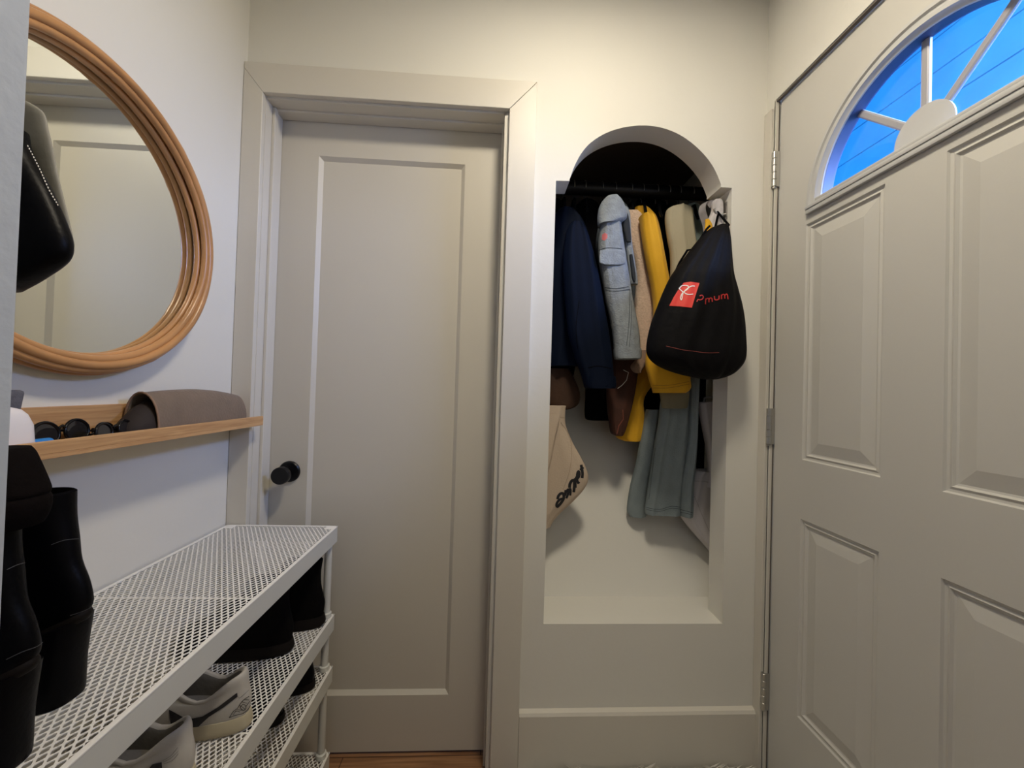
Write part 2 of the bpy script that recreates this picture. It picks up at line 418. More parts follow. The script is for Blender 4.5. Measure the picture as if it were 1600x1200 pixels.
# entrance door casing strip, jamb, hinges
bm = bmesh.new()
add_box(bm, XR - .009, XR + .001, -.034, -.0005, 0, H + .938, .002)
add_box(bm, XR + .0, XR + .012, -.0415, -.034, 0, EZ, .002)
struct('trim_3', bm, TRIM)
bm = bmesh.new()
add_box(bm, XR + .012, XR + .014, -.0430, -.040, 0, EZ - .001); add_box(bm, XR + .002, XR + .012, EY0, EY1, EZ - .006, EZ - .001)
add_box(bm, XR + .060, XR + .075, EY0, EY1, 0, .02)
struct('trim_4', bm, mat('weatherstrip', (.14, .12, .10), .8))
XD = .905; YC = -.4485
pu = (H - .178, H + .508); plo = (H - .914, H - .349); ya = (-.386, -.156); yb = (-.741, -.511)
FZ = H + .555
def semi(r, zb, n=40): return [(YC + r * math.cos(PI * k / n), zb + r * math.sin(PI * k / n)) for k in range(n + 1)]
holes = [rect(*y, *z) for y in (ya, yb) for z in (pu, plo)]
fanhole = semi(.262, FZ)
bm = plate([rect(-.8525, -.0455, .012, EZ - .006)] + holes + [fanhole], XD, XD + .044, YZ)
pp = [(0, 0), (.003, .0045), (.008, .0055), (.013, .003), (.017, .0075), (.021, .0085), (.053, .0025)]
for y in (ya, yb):
    for z in (pu, plo):
        add_panel(bm, *y, *z, [(i, XD + d) for i, d in pp], YZ)
        add_panel(bm, *y, *z, [(i, XD + .044 - d) for i, d in pp], YZ)
d2 = struct('door_2', bm, EDOOR)
# fanlight: moulded frame (half ring + bottom rail)
fw = bmesh.new()
profile = [(.285, .000), (.285, -.007), (.281, -.012), (.272, -.013), (.269, -.008), (.264, -.008), (.260, -.013), (.250, -.0135), (.246, -.006), (.2405, -.003), (.2395, .002), (.262, .002)]
zb0 = FZ
n = 48; rings = []; rings2 = []
for k in range(n + 1):
    a = PI * k / n
    rings2.append([(XD + d, YC + r * math.cos(a), zb0 + r * math.sin(a)) for r, d in ((.2392, .001), (.2392, .030), (.262, .030), (.262, .001))])
    rings.append([(XD + d, YC + r * math.cos(a), zb0 + r * math.sin(a)) for r, d in profile])
add_loft(fw, rings)
add_box(fw, XD - .011, XD - .0005, YC - .285, YC + .285, zb0 - .022, zb0 - .009, .002)
add_box(fw, XD - .0135, XD - .0005, YC - .284, YC + .284, zb0 - .0095, zb0 + .0015, .0015)
add_box(fw, XD - .0125, XD + .030, YC - .262, YC + .262, zb0 + .0010, zb0 + .010, .0015)
ff = obj('window_frame', fw, FANW, d2); set_smooth(ff, 35)
fw = bmesh.new(); add_loft(fw, rings2)
set_smooth(obj('shaded_reveal', fw, mat('reveal_shade_blue', (.035, .055, .13), .5), d2), 35)  # reveal coloured dark blue to put its shade into the material
BARM = mat('bar_grey_white', (0.40, 0.395, 0.42), .4, var=.01)
hz = H + .587
n = 24
hub = [(YC + .061 * math.cos(PI * k / n), hz + .061 * math.sin(PI * k / n)) for k in range(n + 1)] + [(YC - .061, zb0 + .009), (YC + .061, zb0 + .009)]
h2 = plate([hub], XD + .0195, XD + .0228, YZ)
o = obj('window_hub', h2, FANW, d2)
for ang in (45, 90, 135):
    sb = bmesh.new(); a = math.radians(ang); u = Vector((0, math.cos(a), math.sin(a))); v = Vector((0, -math.sin(a), math.cos(a)))
    c = Vector((XD + .020, YC, hz)); wd = .0085
    sec = [(-wd, .009), (-wd, .003), (-wd * .6, .001), (wd * .6, .001), (wd, .003), (wd, .009)]
    add_loft(sb, [[c + u * rr + v * s + Vector((dd, 0, 0)) for s, dd in sec] for rr in (.052, .226 if ang == 90 else .236)])
    obj('glazing_bar', sb, BARM, d2)
gb = bmesh.new(); cv = [gb.verts.new((XD + .0265, YC + .241 * math.cos(PI * k / 40), zb0 + .241 * math.sin(PI * k / 40))) for k in range(41)]
gb.faces.new(cv); obj('window_pane', gb, GLASS, d2)
# hinges on the entrance door
for i, zc in enumerate((.735, -.0925, -.93)):
    hb = bmesh.new(); z0 = H + zc - .057; hh = .114 / 5
    for k in range(5):
        lathe(hb, [(.0070, .0004), (.0078, .0012), (.0078, hh - .0012), (.0070, hh - .0004)], (XR - .001, -.041, z0 + k * hh), (0, 0, 1), 16)
    lathe(hb, [(.003, 0), (.0055, .002), (.0055, .005), (.003, .007)], (XR - .001, -.041, z0 - .006), (0, 0, 1), 14)
    add_box(hb, XR + .0, XR + .0135, -.0465, -.0440, z0, z0 + .114)
    set_smooth(obj('hinge', hb, STEEL, d2), 40)
# porch outside: siding boards seen through the fanlight
bm = bmesh.new()
for k in range(14): add_box(bm, 2.3, 2.33, -2.4, 1.4, 1.0 + k * .18, 1.0 + k * .18 + .172)
po = struct('wall_outside', bm, SIDING)
bm = bmesh.new()
for k in range(9): add_box(bm, 1.05 + k * .14, 1.05 + k * .14 + .134, -2.4, 1.4, 3.42, 3.45)
struct('trim_7', bm, SIDING)
# ================================================================== SHOE RACK
RZ = [H - .433, H - .6995, H - .856, H - 1.1145]
RX0, RX1, RY0, RY1 = -.781, -.456, -.895, -.022
rack = thing('shoe_rack', 'white four-tier metal mesh shoe rack standing along the left wall', 'shoe rack', ((RX0 + RX1) / 2, (RY0 + RY1) / 2, 0))
def mesh_bm():
    bm = bmesh.new(); px, py = .0118, .0178; th = .0012
    hx, hy = px / 2, py / 2; rim = .005
    x0, x1, y0, y1 = RX0 + rim, RX1 - rim, RY0 + rim, RY1 - rim
    nx = int((x1 - x0) / hx); ny = int((y1 - y0) / hy)
    hxx = (x1 - x0) / nx; hyy = (y1 - y0) / ny
    for i in range(1, nx):
        for j in range(1, ny):
            if (i + j) % 2: continue
            cx = x0 + i * hxx; cy = y0 + j * hyy
            out = [(cx + hxx, cy), (cx + hxx / 2, cy + hyy / 2), (cx, cy + hyy), (cx - hxx / 2, cy + hyy / 2), (cx - hxx, cy), (cx - hxx / 2, cy - hyy / 2), (cx, cy - hyy), (cx + hxx / 2, cy - hyy / 2)]
            ix, iy = hxx - .00175, hyy - .0030
            inn = [(cx + ix, cy), (cx + ix * .55, cy + iy * .62), (cx, cy + iy), (cx - ix * .55, cy + iy * .62), (cx - ix, cy), (cx - ix * .55, cy - iy * .62), (cx, cy - iy), (cx + ix * .55, cy - iy * .62)]
            T = [bm.verts.new((a, b, 0)) for a, b in out]; I = [bm.verts.new((a, b, 0)) for a, b in inn]; J = [bm.verts.new((a, b, -th)) for a, b in inn]
            for k in range(8):
                l = (k + 1) % 8
                bm.faces.new((T[k], T[l], I[l], I[k])); bm.faces.new((I[k], I[l], J[l], J[k]))
    return bm
rz_me = None
root_inv = Matrix.Translation(rack.location).inverted()
for t, z in enumerate(RZ):
    # shelf tray: rim + lips
    bm = bmesh.new(); L = .046
    add_box(bm, RX1 - .0016, RX1, RY0, RY1, z - L, z, .0005)
    add_box(bm, RX0, RX0 + .0016, RY0, RY1, z - L, z, .0005)
    add_box(bm, RX0, RX1, RY1 - .0016, RY1, z - L, z, .0005)
    add_box(bm, RX0, RX1, RY0, RY0 + .0016, z - L, z, .0005)
    sh = wpart('shelf_frame', bm, SHADED_WHITE, rack)
    bm = bmesh.new()
    for a in ((RX1 - .0075, RX1 + .0006, RY0, RY1), (RX0 - .0006, RX0 + .0075, RY0, RY1), (RX0, RX1, RY1 - .0075, RY1 + .0006), (RX0, RX1, RY0 - .0006, RY0 + .0075)):
        add_box(bm, *a, z - .0014, z + .0012, .0005)
    for cx in (RX0 + .016, RX1 - .016):
        for cy in (RY0 + .016, RY1 - .016): add_box(bm, cx - .014, cx + .014, cy - .014, cy + .014, z - .001, z + .0014, .0006)
    add_box(bm, RX0 + .003, RX1 - .003, -.437, -.433, z - .0012, z + .0004)
    wpart('shelf_rim', bm, WHITE_METAL, sh)
    if rz_me is None:
        mo = obj('mesh_deck', mesh_bm(), WHITE_METAL, sh); mo.data.transform(root_inv); rz_me = mo.data
    else:
        mo = bpy.data.objects.new('mesh_deck', rz_me); col.objects.link(mo); mo.parent = sh
    mo.location = (0, 0, z)
for cx, cy in ((RX0 + .018, RY1 - .018), (RX1 - .018, RY1 - .018), (RX0 + .018, RY0 + .018), (RX1 - .018, RY0 + .018)):
    bm = bmesh.new(); lathe(bm, [(.0095, 0), (.0105, .004), (.0105, RZ[0] - .001)], (cx, cy, 0.001), (0, 0, 1), 20)
    for z in RZ[1:]: lathe(bm, [(.0105, 0), (.0145, .002), (.0145, .014), (.0105, .017)], (cx, cy, z + .001), (0, 0, 1), 20)
    wpart('leg', bm, SHADED_WHITE, rack, 40)
# ================================================================== MIRROR
MY, MZ = -.4745, H + .3125
mir = thing('round_mirror', 'round wall mirror framed with bent orange-brown rattan canes', 'mirror', (XL, MY, MZ))
bm = bmesh.new(); lathe(bm, [(.277, .002), (.277, .010), (0, .010)], (XL, MY, MZ), (1, 0, 0), 96)
wpart('mirror_glass', bm, MIRROR, mir)
bm = bmesh.new(); lathe(bm, [(.300, .0005), (.300, .0018), (0, .0018)], (XL, MY, MZ), (1, 0, 0), 64)
wpart('backing', bm, RATTAN, mir)
for R_, dx, rc in ((.2750, .018, .0072), (.2800, .034, .0080), (.2895, .040, .0085), (.2995, .033, .0078), (.3030, .018, .0076), (.2925, .024, .009)):
    bm = bmesh.new(); ph = random.random() * 6
    pts = [(XL + dx + .0010 * math.sin(3 * a + ph), MY + (R_ + .0012 * math.sin(2 * a + ph)) * math.cos(a), MZ + (R_ + .0012 * math.sin(2 * a + ph)) * math.sin(a)) for a in [2 * PI * k / 120 for k in range(120)]]
    rr = [rc * (1.0 + (.10 if (k * 7 + int(ph * 10)) % 41 == 0 else 0)) for k in range(120)]
    add_tube(bm, pts, rr, 12, closed=True)
    wpart('cane_ring', bm, RATTAN, mir, 60)
# ================================================================== PICTURE LEDGE
SZ = H - .131
led = thing('wall_ledge', 'narrow bamboo picture ledge fixed to the left wall under the mirror', 'shelf', (XL, -.47, SZ))
LY0, LY1 = -.925, -.016
wpart('bottom_board', box(XL + .0005, XL + .098, LY0, LY1, SZ, SZ + .008, bev=.0008), BAMBOO, led)
wpart('back_board', box(XL + .0005, XL + .009, LY0, LY1, SZ + .008, SZ + .076, bev=.0008), BAMBOO, led)
wpart('front_lip', box(XL + .090, XL + .098, LY0, LY1, SZ + .008, SZ + .028, bev=.0008), BAMBOO, led)
LT = SZ + .0085
# taupe suede pouch folded into a half roll
po_ = thing('suede_pouch', 'taupe brown suede pouch folded over at the right end of the ledge', 'pouch', (XL + .05, -.12, LT))
def pouch_ring(y, s, grow):
    P = []
    for k in range(15):
        a = PI * (k / 14) * 1.0
        P.append((XL + .0490 + (.0385 * s + grow) * math.cos(PI - a) , y + (.03 if y < -.3 else 0) * 0, LT + .001 + (.098 * s + grow) * max(math.sin(a), 0) ** .75 * (1.0 + .06 * math.cos(a))))
    return P
ys = [-.375 + (-.070 + .375) * k / 12 for k in range(13)]
def taper(k): return .94 + .08 * math.sin(PI * k / 12) - .10 * (k / 12) ** 3
outer = [pouch_ring(y - .02 * (1 - k / 12) * 0, taper(k), 0) for k, y in enumerate(ys)]
inner = [pouch_ring(y, taper(k), -.003) for k, y in enumerate(ys)]
bm = bmesh.new()
def sheet(bm, A, flip=False):
    R = [[bm.verts.new(p) for p in r] for r in A]
    for a, b in zip(R, R[1:]):
        for k in range(len(a) - 1): bm.faces.new((a[k], a[k + 1], b[k + 1], b[k]))
    return R
RO = sheet(bm, outer); RI = sheet(bm, inner)
for A, B in ((RO[0], RI[0]), (RO[-1], RI[-1])):
    for k in range(14): bm.faces.new((A[k], A[k + 1], B[k + 1], B[k]))
bm.faces.new(RI[-1])
wpart('flap', bm, BROWNSU, po_, 50)
bm = bmesh.new(); add_tube(bm, [Vector(p) for p in pouch_ring(ys[0] - .001, taper(0), 0)], .0022, 8)
wpart('binding', bm, BRIM, po_, 60)
bm = bmesh.new()
add_loft(bm, [[(XL + .047 + min(q, 1.0) * (.033 * math.cos(a)) + .002 * math.sin(3 * a), y, LT + .004 + q * .044 * max(0, math.sin(a)) + .001) for a in [PI * j / 10 for j in range(11)]] for y, q in ((-.425, .35), (-.41, .8), (-.385, 1.3), (-.35, 1.72), (-.10, 1.72), (-.08, 1.4))])
wpart('inner_fold', bm, mat('dark_brown_lining', (.020, .012, .009), .8, bump=.3, bscale=40, var=.3), po_, 60)
# sunglasses
def sunglasses(y, x, tilt, label, rx=.027, rz=.021, rotz=0, yaw=0):
    t = thing('sunglasses', label, 'sunglasses', (x, y, LT), 'sunglasses lying on the bamboo ledge')
    def T(p):     # local: lens plane x-z, temples go +y
        p = Vector(p); p = Matrix.Rotation(tilt, 4, 'X') @ p; p = Matrix.Rotation(yaw, 4, 'Z') @ p
        return p + Vector((x, y, LT + .003))
    for s in (-1, 1):
        ring = [T((s * .031 + rx * math.cos(a), 0, rz + rz * math.sin(a))) for a in [2 * PI * k / 28 for k in range(28)]]
        bm = bmesh.new(); add_tube(bm, ring, .0026, 8, closed=True); rim = wpart('rim', bm, BPLAS, t, 60)
        bm = bmesh.new(); bm.faces.new([bm.verts.new(p) for p in ring]); wpart('lens', bm, LENS, rim)
        bm = bmesh.new(); add_tube(bm, [T((s * .057, 0, rz * 1.4)), T((s * .058, .005 + .003 * s, rz * 1.4)), T((s * .02, .008 + .003 * s, rz * 1.3)), T((-s * .045, .010 + .003 * s, rz * 1.0))], .0022, 8)
        wpart('temple', bm, BPLAS, t, 60)
    bm = bmesh.new(); add_tube(bm, [T((-.006, 0, rz * 1.4)), T((0, -.002, rz * 1.6)), T((.006, 0, rz * 1.4))], .0024, 8); wpart('bridge', bm, BPLAS, t, 60)
    return t
sunglasses(-.518, XL + .040, math.radians(-8), 'dark sunglasses with large round lenses, next to the white container', .025, .0205, yaw=math.radians(100))
sunglasses(-.452, XL + .070, math.radians(-10), 'glossy black folded sunglasses in the middle of the ledge', .021, .0175, yaw=math.radians(104))
sunglasses(-.402, XL + .032, math.radians(-12), 'black sunglasses leaning against the taupe suede pouch', .017, .015, yaw=math.radians(96))
# white container, blue cap, grey felt case at the near end
wc = thing('white_container', 'white plastic container with rounded shoulders at the near end of the ledge', 'container', (XL + .06, -.62, LT))
bm = bmesh.new()
rg = []
for z, s in ((0, .97), (.004, 1), (.046, .95), (.062, .86), (.070, .76), (.074, .6)):
    rg.append([(XL + .060 + .029 * s * (abs(math.cos(a)) ** .4) * (1 if math.cos(a) > 0 else -1), -.668 + .074 * s * (abs(math.sin(a)) ** .4) * (1 if math.sin(a) > 0 else -1), LT + z) for a in [2 * PI * k / 40 for k in range(40)]])
add_loft(bm, rg); wpart('body', bm, WPLAS, wc, 50)
bm = bmesh.new(); lathe(bm, [(.010, 0), (.010, .028), (.008, .030)], (XL + .074, -.601, LT + .012), (0, 1, 0), 20)
wpart('blue_cap', bm, BLUEP, wc, 40)['label'] = 'bright blue cap'
fc = bmesh.new()
add_box(fc, XL + .0105, XL + .026, -.74, -.578, LT, LT + .098, .006)
for v in fc.verts: v.co.y += .02 * ((v.co.z - LT) / .11); v.co.x += .004 * math.sin(v.co.y * 60)
fco = obj('felt_case', fc, FELT); set_smooth(fco, 50)
tag(fco, 'dark grey felt case standing against the wall behind the white container', 'case')
# ================================================================== FOOTWEAR
def egg(xb, xf, hw, zb, zf, X0, Y0, Z0, n=36, sq=2.4, toe=.06, skew=0.0, yaw=0.0, dip=0.0):
    """ring: heel at X0-xb ... toe at X0-xf (toe points to -X), width hw"""
    xc = (xb + xf) / 2; a = (xf - xb) / 2; P = []
    for k in range(n):
        th = 2 * PI * k / n; c, s = math.cos(th), math.sin(th)
        u = math.copysign(abs(c) ** (2 / sq), c); v = math.copysign(abs(s) ** (2 / sq), s)
        lx = xc + a * u; t = (lx - xb) / max(xf - xb, 1e-6)
        wv = hw * v * (.80 + .42 * t - .22 * t * t * t * (1 + toe)) + skew * t
        lz = zb + (zf - zb) * t - dip * math.sin(PI * min(1, t * 1.15)) ** 2
        dx = -lx; dy = wv
        P.append((X0 + dx * math.cos(yaw) - dy * math.sin(yaw), Y0 + dx * math.sin(yaw) + dy * math.cos(yaw), Z0 + lz))
    return P
def loft_part(name, rings, m, parent, X, Y, Z, yaw, sub=True, smooth=60, caps=(True, True), sq=2.4, res=3):
    """rings: (xb,xf,hw,zb,zf) interpolated"""
    R = []
    N = (len(rings) - 1) * res
    for i in range(N + 1):
        vals = [cr([(r + (0,))[j] for r in rings], i / N) for j in range(6)]
        R.append(egg(*vals[:5], X, Y, Z, yaw=yaw, sq=sq, dip=vals[5]))
    bm = bmesh.new(); add_loft(bm, R, *caps)
    return wpart(name, bm, m, parent, smooth)
def sneaker(X, Y, Z, yaw, label):
    t = thing('sneaker', label, 'shoe', (X, Y, Z), 'grey low-top sneakers')
    loft_part('sole', [(.002, .290, .044, 0, .006), (-.003, .294, .0475, .006, .012), (-.002, .294, .0475, .020, .026), (.001, .291, .046, .029, .033)], SOLEC, t, X, Y, Z, yaw)
    up = loft_part('upper', [(.004, .286, .0440, .026, .030), (.001, .284, .0455, .045, .046), (.002, .274, .0440, .064, .060), (.006, .225, .0405, .080, .078, .008), (.008, .170, .0375, .094, .082, .018), (.010, .158, .0385, .103, .086, .024), (.014, .152, .0375, .109, .090, .025), (.019, .147, .0330, .108, .090, .025), (.022, .145, .0300, .102, .085, .022)], SNK, t, X, Y, Z, yaw, caps=(True, False))
    loft_part('lining', [(.022, .145, .0300, .102, .085, .022), (.023, .148, .0285, .090, .075, .015), (.022, .170, .028, .062, .055), (.022, .19, .028, .040, .040)], SNKD, t, X, Y, Z, yaw, caps=(False, True))
    # tongue and laces
    def W(lx, ly, lz): 
        dx = -lx; return Vector((X + dx * math.cos(yaw) - ly * math.sin(yaw), Y + dx * math.sin(yaw) + ly * math.cos(yaw), Z + lz))
    bm = bmesh.new()
    sheetp = [[W(lx, s * .022, lz + .004 * (1 - s * s)) for s in (-1, -.5, 0, .5, 1)] for lx, lz in ((.205, .082), (.175, .090), (.150, .101), (.128, .122), (.118, .134))]
    R = sheet(bm, sheetp); bmesh.ops.solidify(bm, geom=bm.faces[:], thickness=.005); wpart('tongue', bm, SNK, t, 60)
    for i in range(4):
        lx = .152 + i * .017; bm = bmesh.new()
        add_tube(bm, [W(lx, -.026, .085 - i * .004), W(lx + .004, -.01, .103 - i * .005), W(lx + .004, .01, .103 - i * .005), W(lx, .026, .085 - i * .004)], .0026, 8)
        wpart('lace', bm, SNK, t, 60)
    return t, up
s2, up2 = sneaker(-.470, -.418, RZ[1] + .0015, math.radians(0), 'grey low-top sneaker with black side panel and winged emblem, nearer the rack far end')
s1, up1 = sneaker(-.492, -.541, RZ[1] + .0015, math.radians(0), 'grey low-top sneaker partly cut off by the bottom of the frame')
def boot(X, Y, Z, yaw, label, hgt, m, cat='boot', grp=None, hw=.046, L=.285, chunk=0.03, name='ankle_boot', shaftw=.040):
    t = thing(name, label, cat, (X, Y, Z), grp)
    loft_part('sole', [(.002, L, hw, 0, .002), (-.004, L + .004, hw + .003, .008, .010), (-.004, L + .004, hw + .003, chunk * .6, chunk * .6), (-.001, L, hw + .001, chunk, chunk)], BSOLE, t, X, Y, Z, yaw)
    c = chunk
    loft_part('upper', [(.003, L - .004, hw - .001, c * .8, c * .8), (-.001, L - .006, hw, c + .03, c + .02), (.004, L - .03, hw - .003, c + .055, c + .040), (.012, .165, .040, c + .085, c + .085), (.014, .125, shaftw, c + .12, c + .12), (.010, .118, shaftw, hgt, hgt - .004)], m, t, X, Y, Z, yaw, caps=(True, False))
    loft_part('lining', [(.010, .118, shaftw, hgt, hgt - .004), (.014, .114, shaftw - .004, hgt - .006, hgt - .010), (.018, .112, shaftw - .006, hgt - .06, hgt - .06)], BLACKC, t, X, Y, Z, yaw, caps=(False, True))
    return t
g2 = 'black boots on the second shelf'
boot(-.500, -.190, RZ[1] + .0015, 0, 'black chunky-soled boot on the second shelf, the one nearer the sneakers', .185, BLEATH2, grp=g2, hw=.047)
boot(-.466, -.078, RZ[1] + .0015, 0, 'black chunky-soled boot on the second shelf, beside the far corner leg', .185, BLEATH2, grp=g2, hw=.044)
g3 = 'low black shoes on the third shelf'
def lowshoe(X, Y, Z, label, grp):
    t = thing('black_shoe', label, 'shoe', (X, Y, Z), grp)
    loft_part('sole', [(.002, .275, .042, 0, .002), (-.003, .279, .045, .007, .009), (-.001, .276, .043, .022, .020)], BSOLE, t, X, Y, Z, 0)
    loft_part('upper', [(.003, .272, .042, .018, .018), (.001, .270, .043, .040, .034), (.006, .24, .040, .062, .052), (.010, .15, .033, .084, .070), (.016, .144, .028, .083, .070)], BLEATH, t, X, Y, Z, 0, caps=(True, False))
    loft_part('lining', [(.016, .144, .028, .083, .070), (.020, .146, .026, .06, .05), (.022, .16, .026, .035, .035)], BLACKC, t, X, Y, Z, 0, caps=(False, True))
lowshoe(-.472, -.112, RZ[2] + .0015, 'low black shoe on the third shelf nearest the corner leg', g3)
lowshoe(-.500, -.222, RZ[2] + .0015, 'low black shoe on the third shelf, second from the corner leg', g3)
boot(-.470, -.335, RZ[3] + .0015, 0, 'black boot on the bottom shelf at the lower frame edge', .195, BLEATH2, grp=None, hw=.045, shaftw=.042)
# heeled boots standing on top of the rack
def heeled(X, Y, Z, yaw, label, hs=1.0):
    t = thing('heeled_boot', label, 'boot', (X, Y, Z), 'black block-heeled ankle boots')
    S = hs
    loft_part('heel', [(.016 , .066, .030, 0, 0), (.013, .068, .031, .004, .004), (.012, .070, .031, .05, .05), (.006, .075, .0325, .108 * S, .088 * S)], BLEATH, t, X, Y, Z, yaw, sq=2.8)
    loft_part('sole', [(.004, .245, .034, .104 * S, .0), (.000, .249, .037, .112 * S, .008), (.002, .247, .036, .118 * S, .014)], BSOLE, t, X, Y, Z, yaw)
    up = loft_part('upper', [(.004, .244, .035, .114 * S, .012), (.000, .240, .037, .128, .030), (.006, .215, .0345, .155, .060), (.018, .160, .032, .182, .125), (.024, .138, .032, .212, .190), (.030, .130, .033, .242, .232), (.032, .130, .034, .274, .268)], BLEATH, t, X, Y, Z, yaw, caps=(True, False))
    loft_part('lining', [(.032, .130, .034, .274, .268), (.036, .126, .030, .272, .266), (.038, .124, .029, .22, .22)], BLACKC, t, X, Y, Z, yaw, caps=(False, True))
    return t, up
hb_, hup = heeled(-.533, -.688, RZ[0] + .0015, 0, 'black block-heeled ankle boot nearer the mirror on top of the rack')
ha_, hupa = heeled(-.496, -.785, RZ[0] + .0015, 0, 'black block-heeled boot with a suede cuff nearest the camera on top of the rack')
def ell(xc, yc, z, a, b, n=28, e=2.3, ph=0):
    return [(xc + math.copysign(abs(math.cos(t)) ** (2 / e), math.cos(t)) * a, yc + math.copysign(abs(math.sin(t)) ** (2 / e), math.sin(t)) * b, z) for t in [2 * PI * k / n for k in range(n)]]
def lofts(rows, res=4):
    o = []; N = (len(rows) - 1) * res
    for i in range(N + 1): o.append([cr([r[j] for r in rows], i / N) for j in range(len(rows[0]))])
    return o
# leather bag hanging behind the rear wall corner
lb = thing('leather_bag', 'black leather bag hanging in front of the mirror beside the wall corner', 'bag', (-.62, -.83, H + .1))
def pxring(py, xl, xr, ymid, dep, n=40, e=2.4, fold=0.0, fk=7, ph=0.0, bulge=0.0):
    A = at(xl, py, 1, ymid); B = at(xr, py, 1, ymid); c = (A + B) / 2; hw = max((B - A).length / 2, .001)
    u = (B - A).normalized() if (B - A).length > 1e-5 else Vector((1, 0, 0)); P = []
    for k in range(n):
        t = 2 * PI * k / n; cx, sy = math.cos(t), math.sin(t)
        f = 1 + fold * (math.sin(fk * t + ph) * .6 + .4 * math.sin((fk * 2 + 1) * t + ph * 1.7)) * abs(sy) 
        P.append(c + u * (math.copysign(abs(cx) ** (2 / e), cx) * hw) + Vector((0, math.copysign(abs(sy) ** (2 / e), sy) * dep * .5 * f, 0)))
    return P
def pxloft(name, rows, m, parent, ymid, dep, fold=.0, fk=7, smooth=70, res=5, e=2.4, n=40, drift=1.2, endr=True):
    """rows: (py, xl, xr[, dy, depscale]) outlines of a hanging soft form"""
    R = [tuple(r) + (0, 1)[len(r) - 3:] if len(r) < 5 else tuple(r) for r in rows]
    RR = lofts(R, res); bm = bmesh.new(); out = []
    for i, (py, xl, xr, dy, ds) in enumerate(RR):
        fade = min(1, (i + 1) / 4)
        out.append(pxring(py, xl, xr, ymid + dy, dep * max(ds, .02), n, e, fold, fk, i * .045 * drift))
    if endr:
        def shrink(ring, s):
            c = sum((Vector(p) for p in ring), Vector()) / len(ring); return [c + (p - c) * s for p in ring]
        out = [shrink(out[0], .05), shrink(out[0], .75)] + out + [shrink(out[-1], .75), shrink(out[-1], .05)]
    add_loft(bm, out)
    return wpart(name, bm, m, parent, smooth)
BY = -.80
pxloft('suede_cuff', [(702, -60, 18), (712, -60, 29), (735, -60, 42), (764, -60, 56), (773, -60, 57), (776, -60, 55), (784, -60, 59), (798, -60, 58), (812, -60, 52), (824, -60, 44)], mat('brown_black_suede', (.0055, .004, .0038), .9, spec=.04, bump=.4, bscale=160, var=.3), ha_, -.785, .066, smooth=60)
pxloft('body', [(202, -120, 34), (228, -125, 40), (262, -128, 57), (292, -130, 74), (322, -130, 88), (346, -130, 98), (368, -130, 106), (386, -130, 108), (400, -130, 104), (412, -128, 92), (426, -120, 70), (438, -110, 48), (450, -100, 22)], BLEATH, lb, BY, .045, smooth=80)
pxloft('side_gusset', [(160, -40, 46), (176, -40, 68), (205, -40, 76), (230, -40, 82), (262, -40, 88), (300, -40, 97), (340, -40, 107), (372, -40, 114), (388, -40, 115), (404, -40, 100)], OLIVEG, lb, BY + .030, .010, smooth=80)
bm = bmesh.new(); add_tube(bm, [at(10, 200, 1, BY), at(0, 60, 1, BY), at(-8, -40, 1, BY - .05), (-.52, -.928, H + .62)], .006, 10)
wpart('strap', bm, BLEATH, lb, 60)
body = [c for c in lb.children if c.name.startswith('body')][0]
tpts = [(44, 226), (51, 239), (58, 253), (65, 267), (71, 281), (78, 296), (86, 310), (93, 322)]
st = []
for a, b in zip(tpts, tpts[1:]):
    A = Vector(a); B = Vector(b)
    for k in range(3):
        st.append((1.7, [tuple(A.lerp(B, k / 3) - Vector((2.0, -1))), tuple(A.lerp(B, (k + .55) / 3) - Vector((2.0, -1)))]))
decal_strokes(body, st, STITCH, 'stitching', .0006, 1.0)
# ================================================================== CLOSET CONTENTS
ROD_Y = .27; ROD_Z = at(1000, 299, 1, ROD_Y).z
rod = bmesh.new(); add_tube(rod, [(.132, ROD_Y, ROD_Z - .004), (.883, ROD_Y, ROD_Z + .004)], .0255, 20)  # rod drawn wider to take in the shadow along it
rodo = obj('clothes_rod', rod, BLACKM); set_smooth(rodo, 50); tag(rodo, 'black clothes rod, thickened to include its shadow, running across the top of the niche', 'rod')
def hanger0(x):
    t = thing('clothes_hanger', 'slim black clothes hanger hooked on the rod', 'hanger', (x, ROD_Y, ROD_Z), 'slim black hangers on the clothes rod')
    bm = bmesh.new()
    pts = [(x, ROD_Y + .0275 * math.cos(a), ROD_Z + .0275 * math.sin(a)) for a in [math.radians(d) for d in range(200, -100, -20)]]
    pts = [(x, ROD_Y - .0, ROD_Z - .055)] + list(reversed(pts)); add_tube(bm, pts, .0018, 8)
    wpart('hook', bm, STEEL, t, 60)
    bm = bmesh.new()
    add_tube(bm, [(x, ROD_Y - .060, ROD_Z - .125), (x, ROD_Y - .045, ROD_Z - .100), (x, ROD_Y - .03, ROD_Z - .060), (x, ROD_Y, ROD_Z - .052), (x, ROD_Y + .03, ROD_Z - .060), (x, ROD_Y + .045, ROD_Z - .100), (x, ROD_Y + .060, ROD_Z - .125)], [.005, .006, .006, .005, .006, .006, .005], 10)
    wpart('shoulders', bm, BPLAS, t, 60)
    return t
h0 = hanger0(.235)
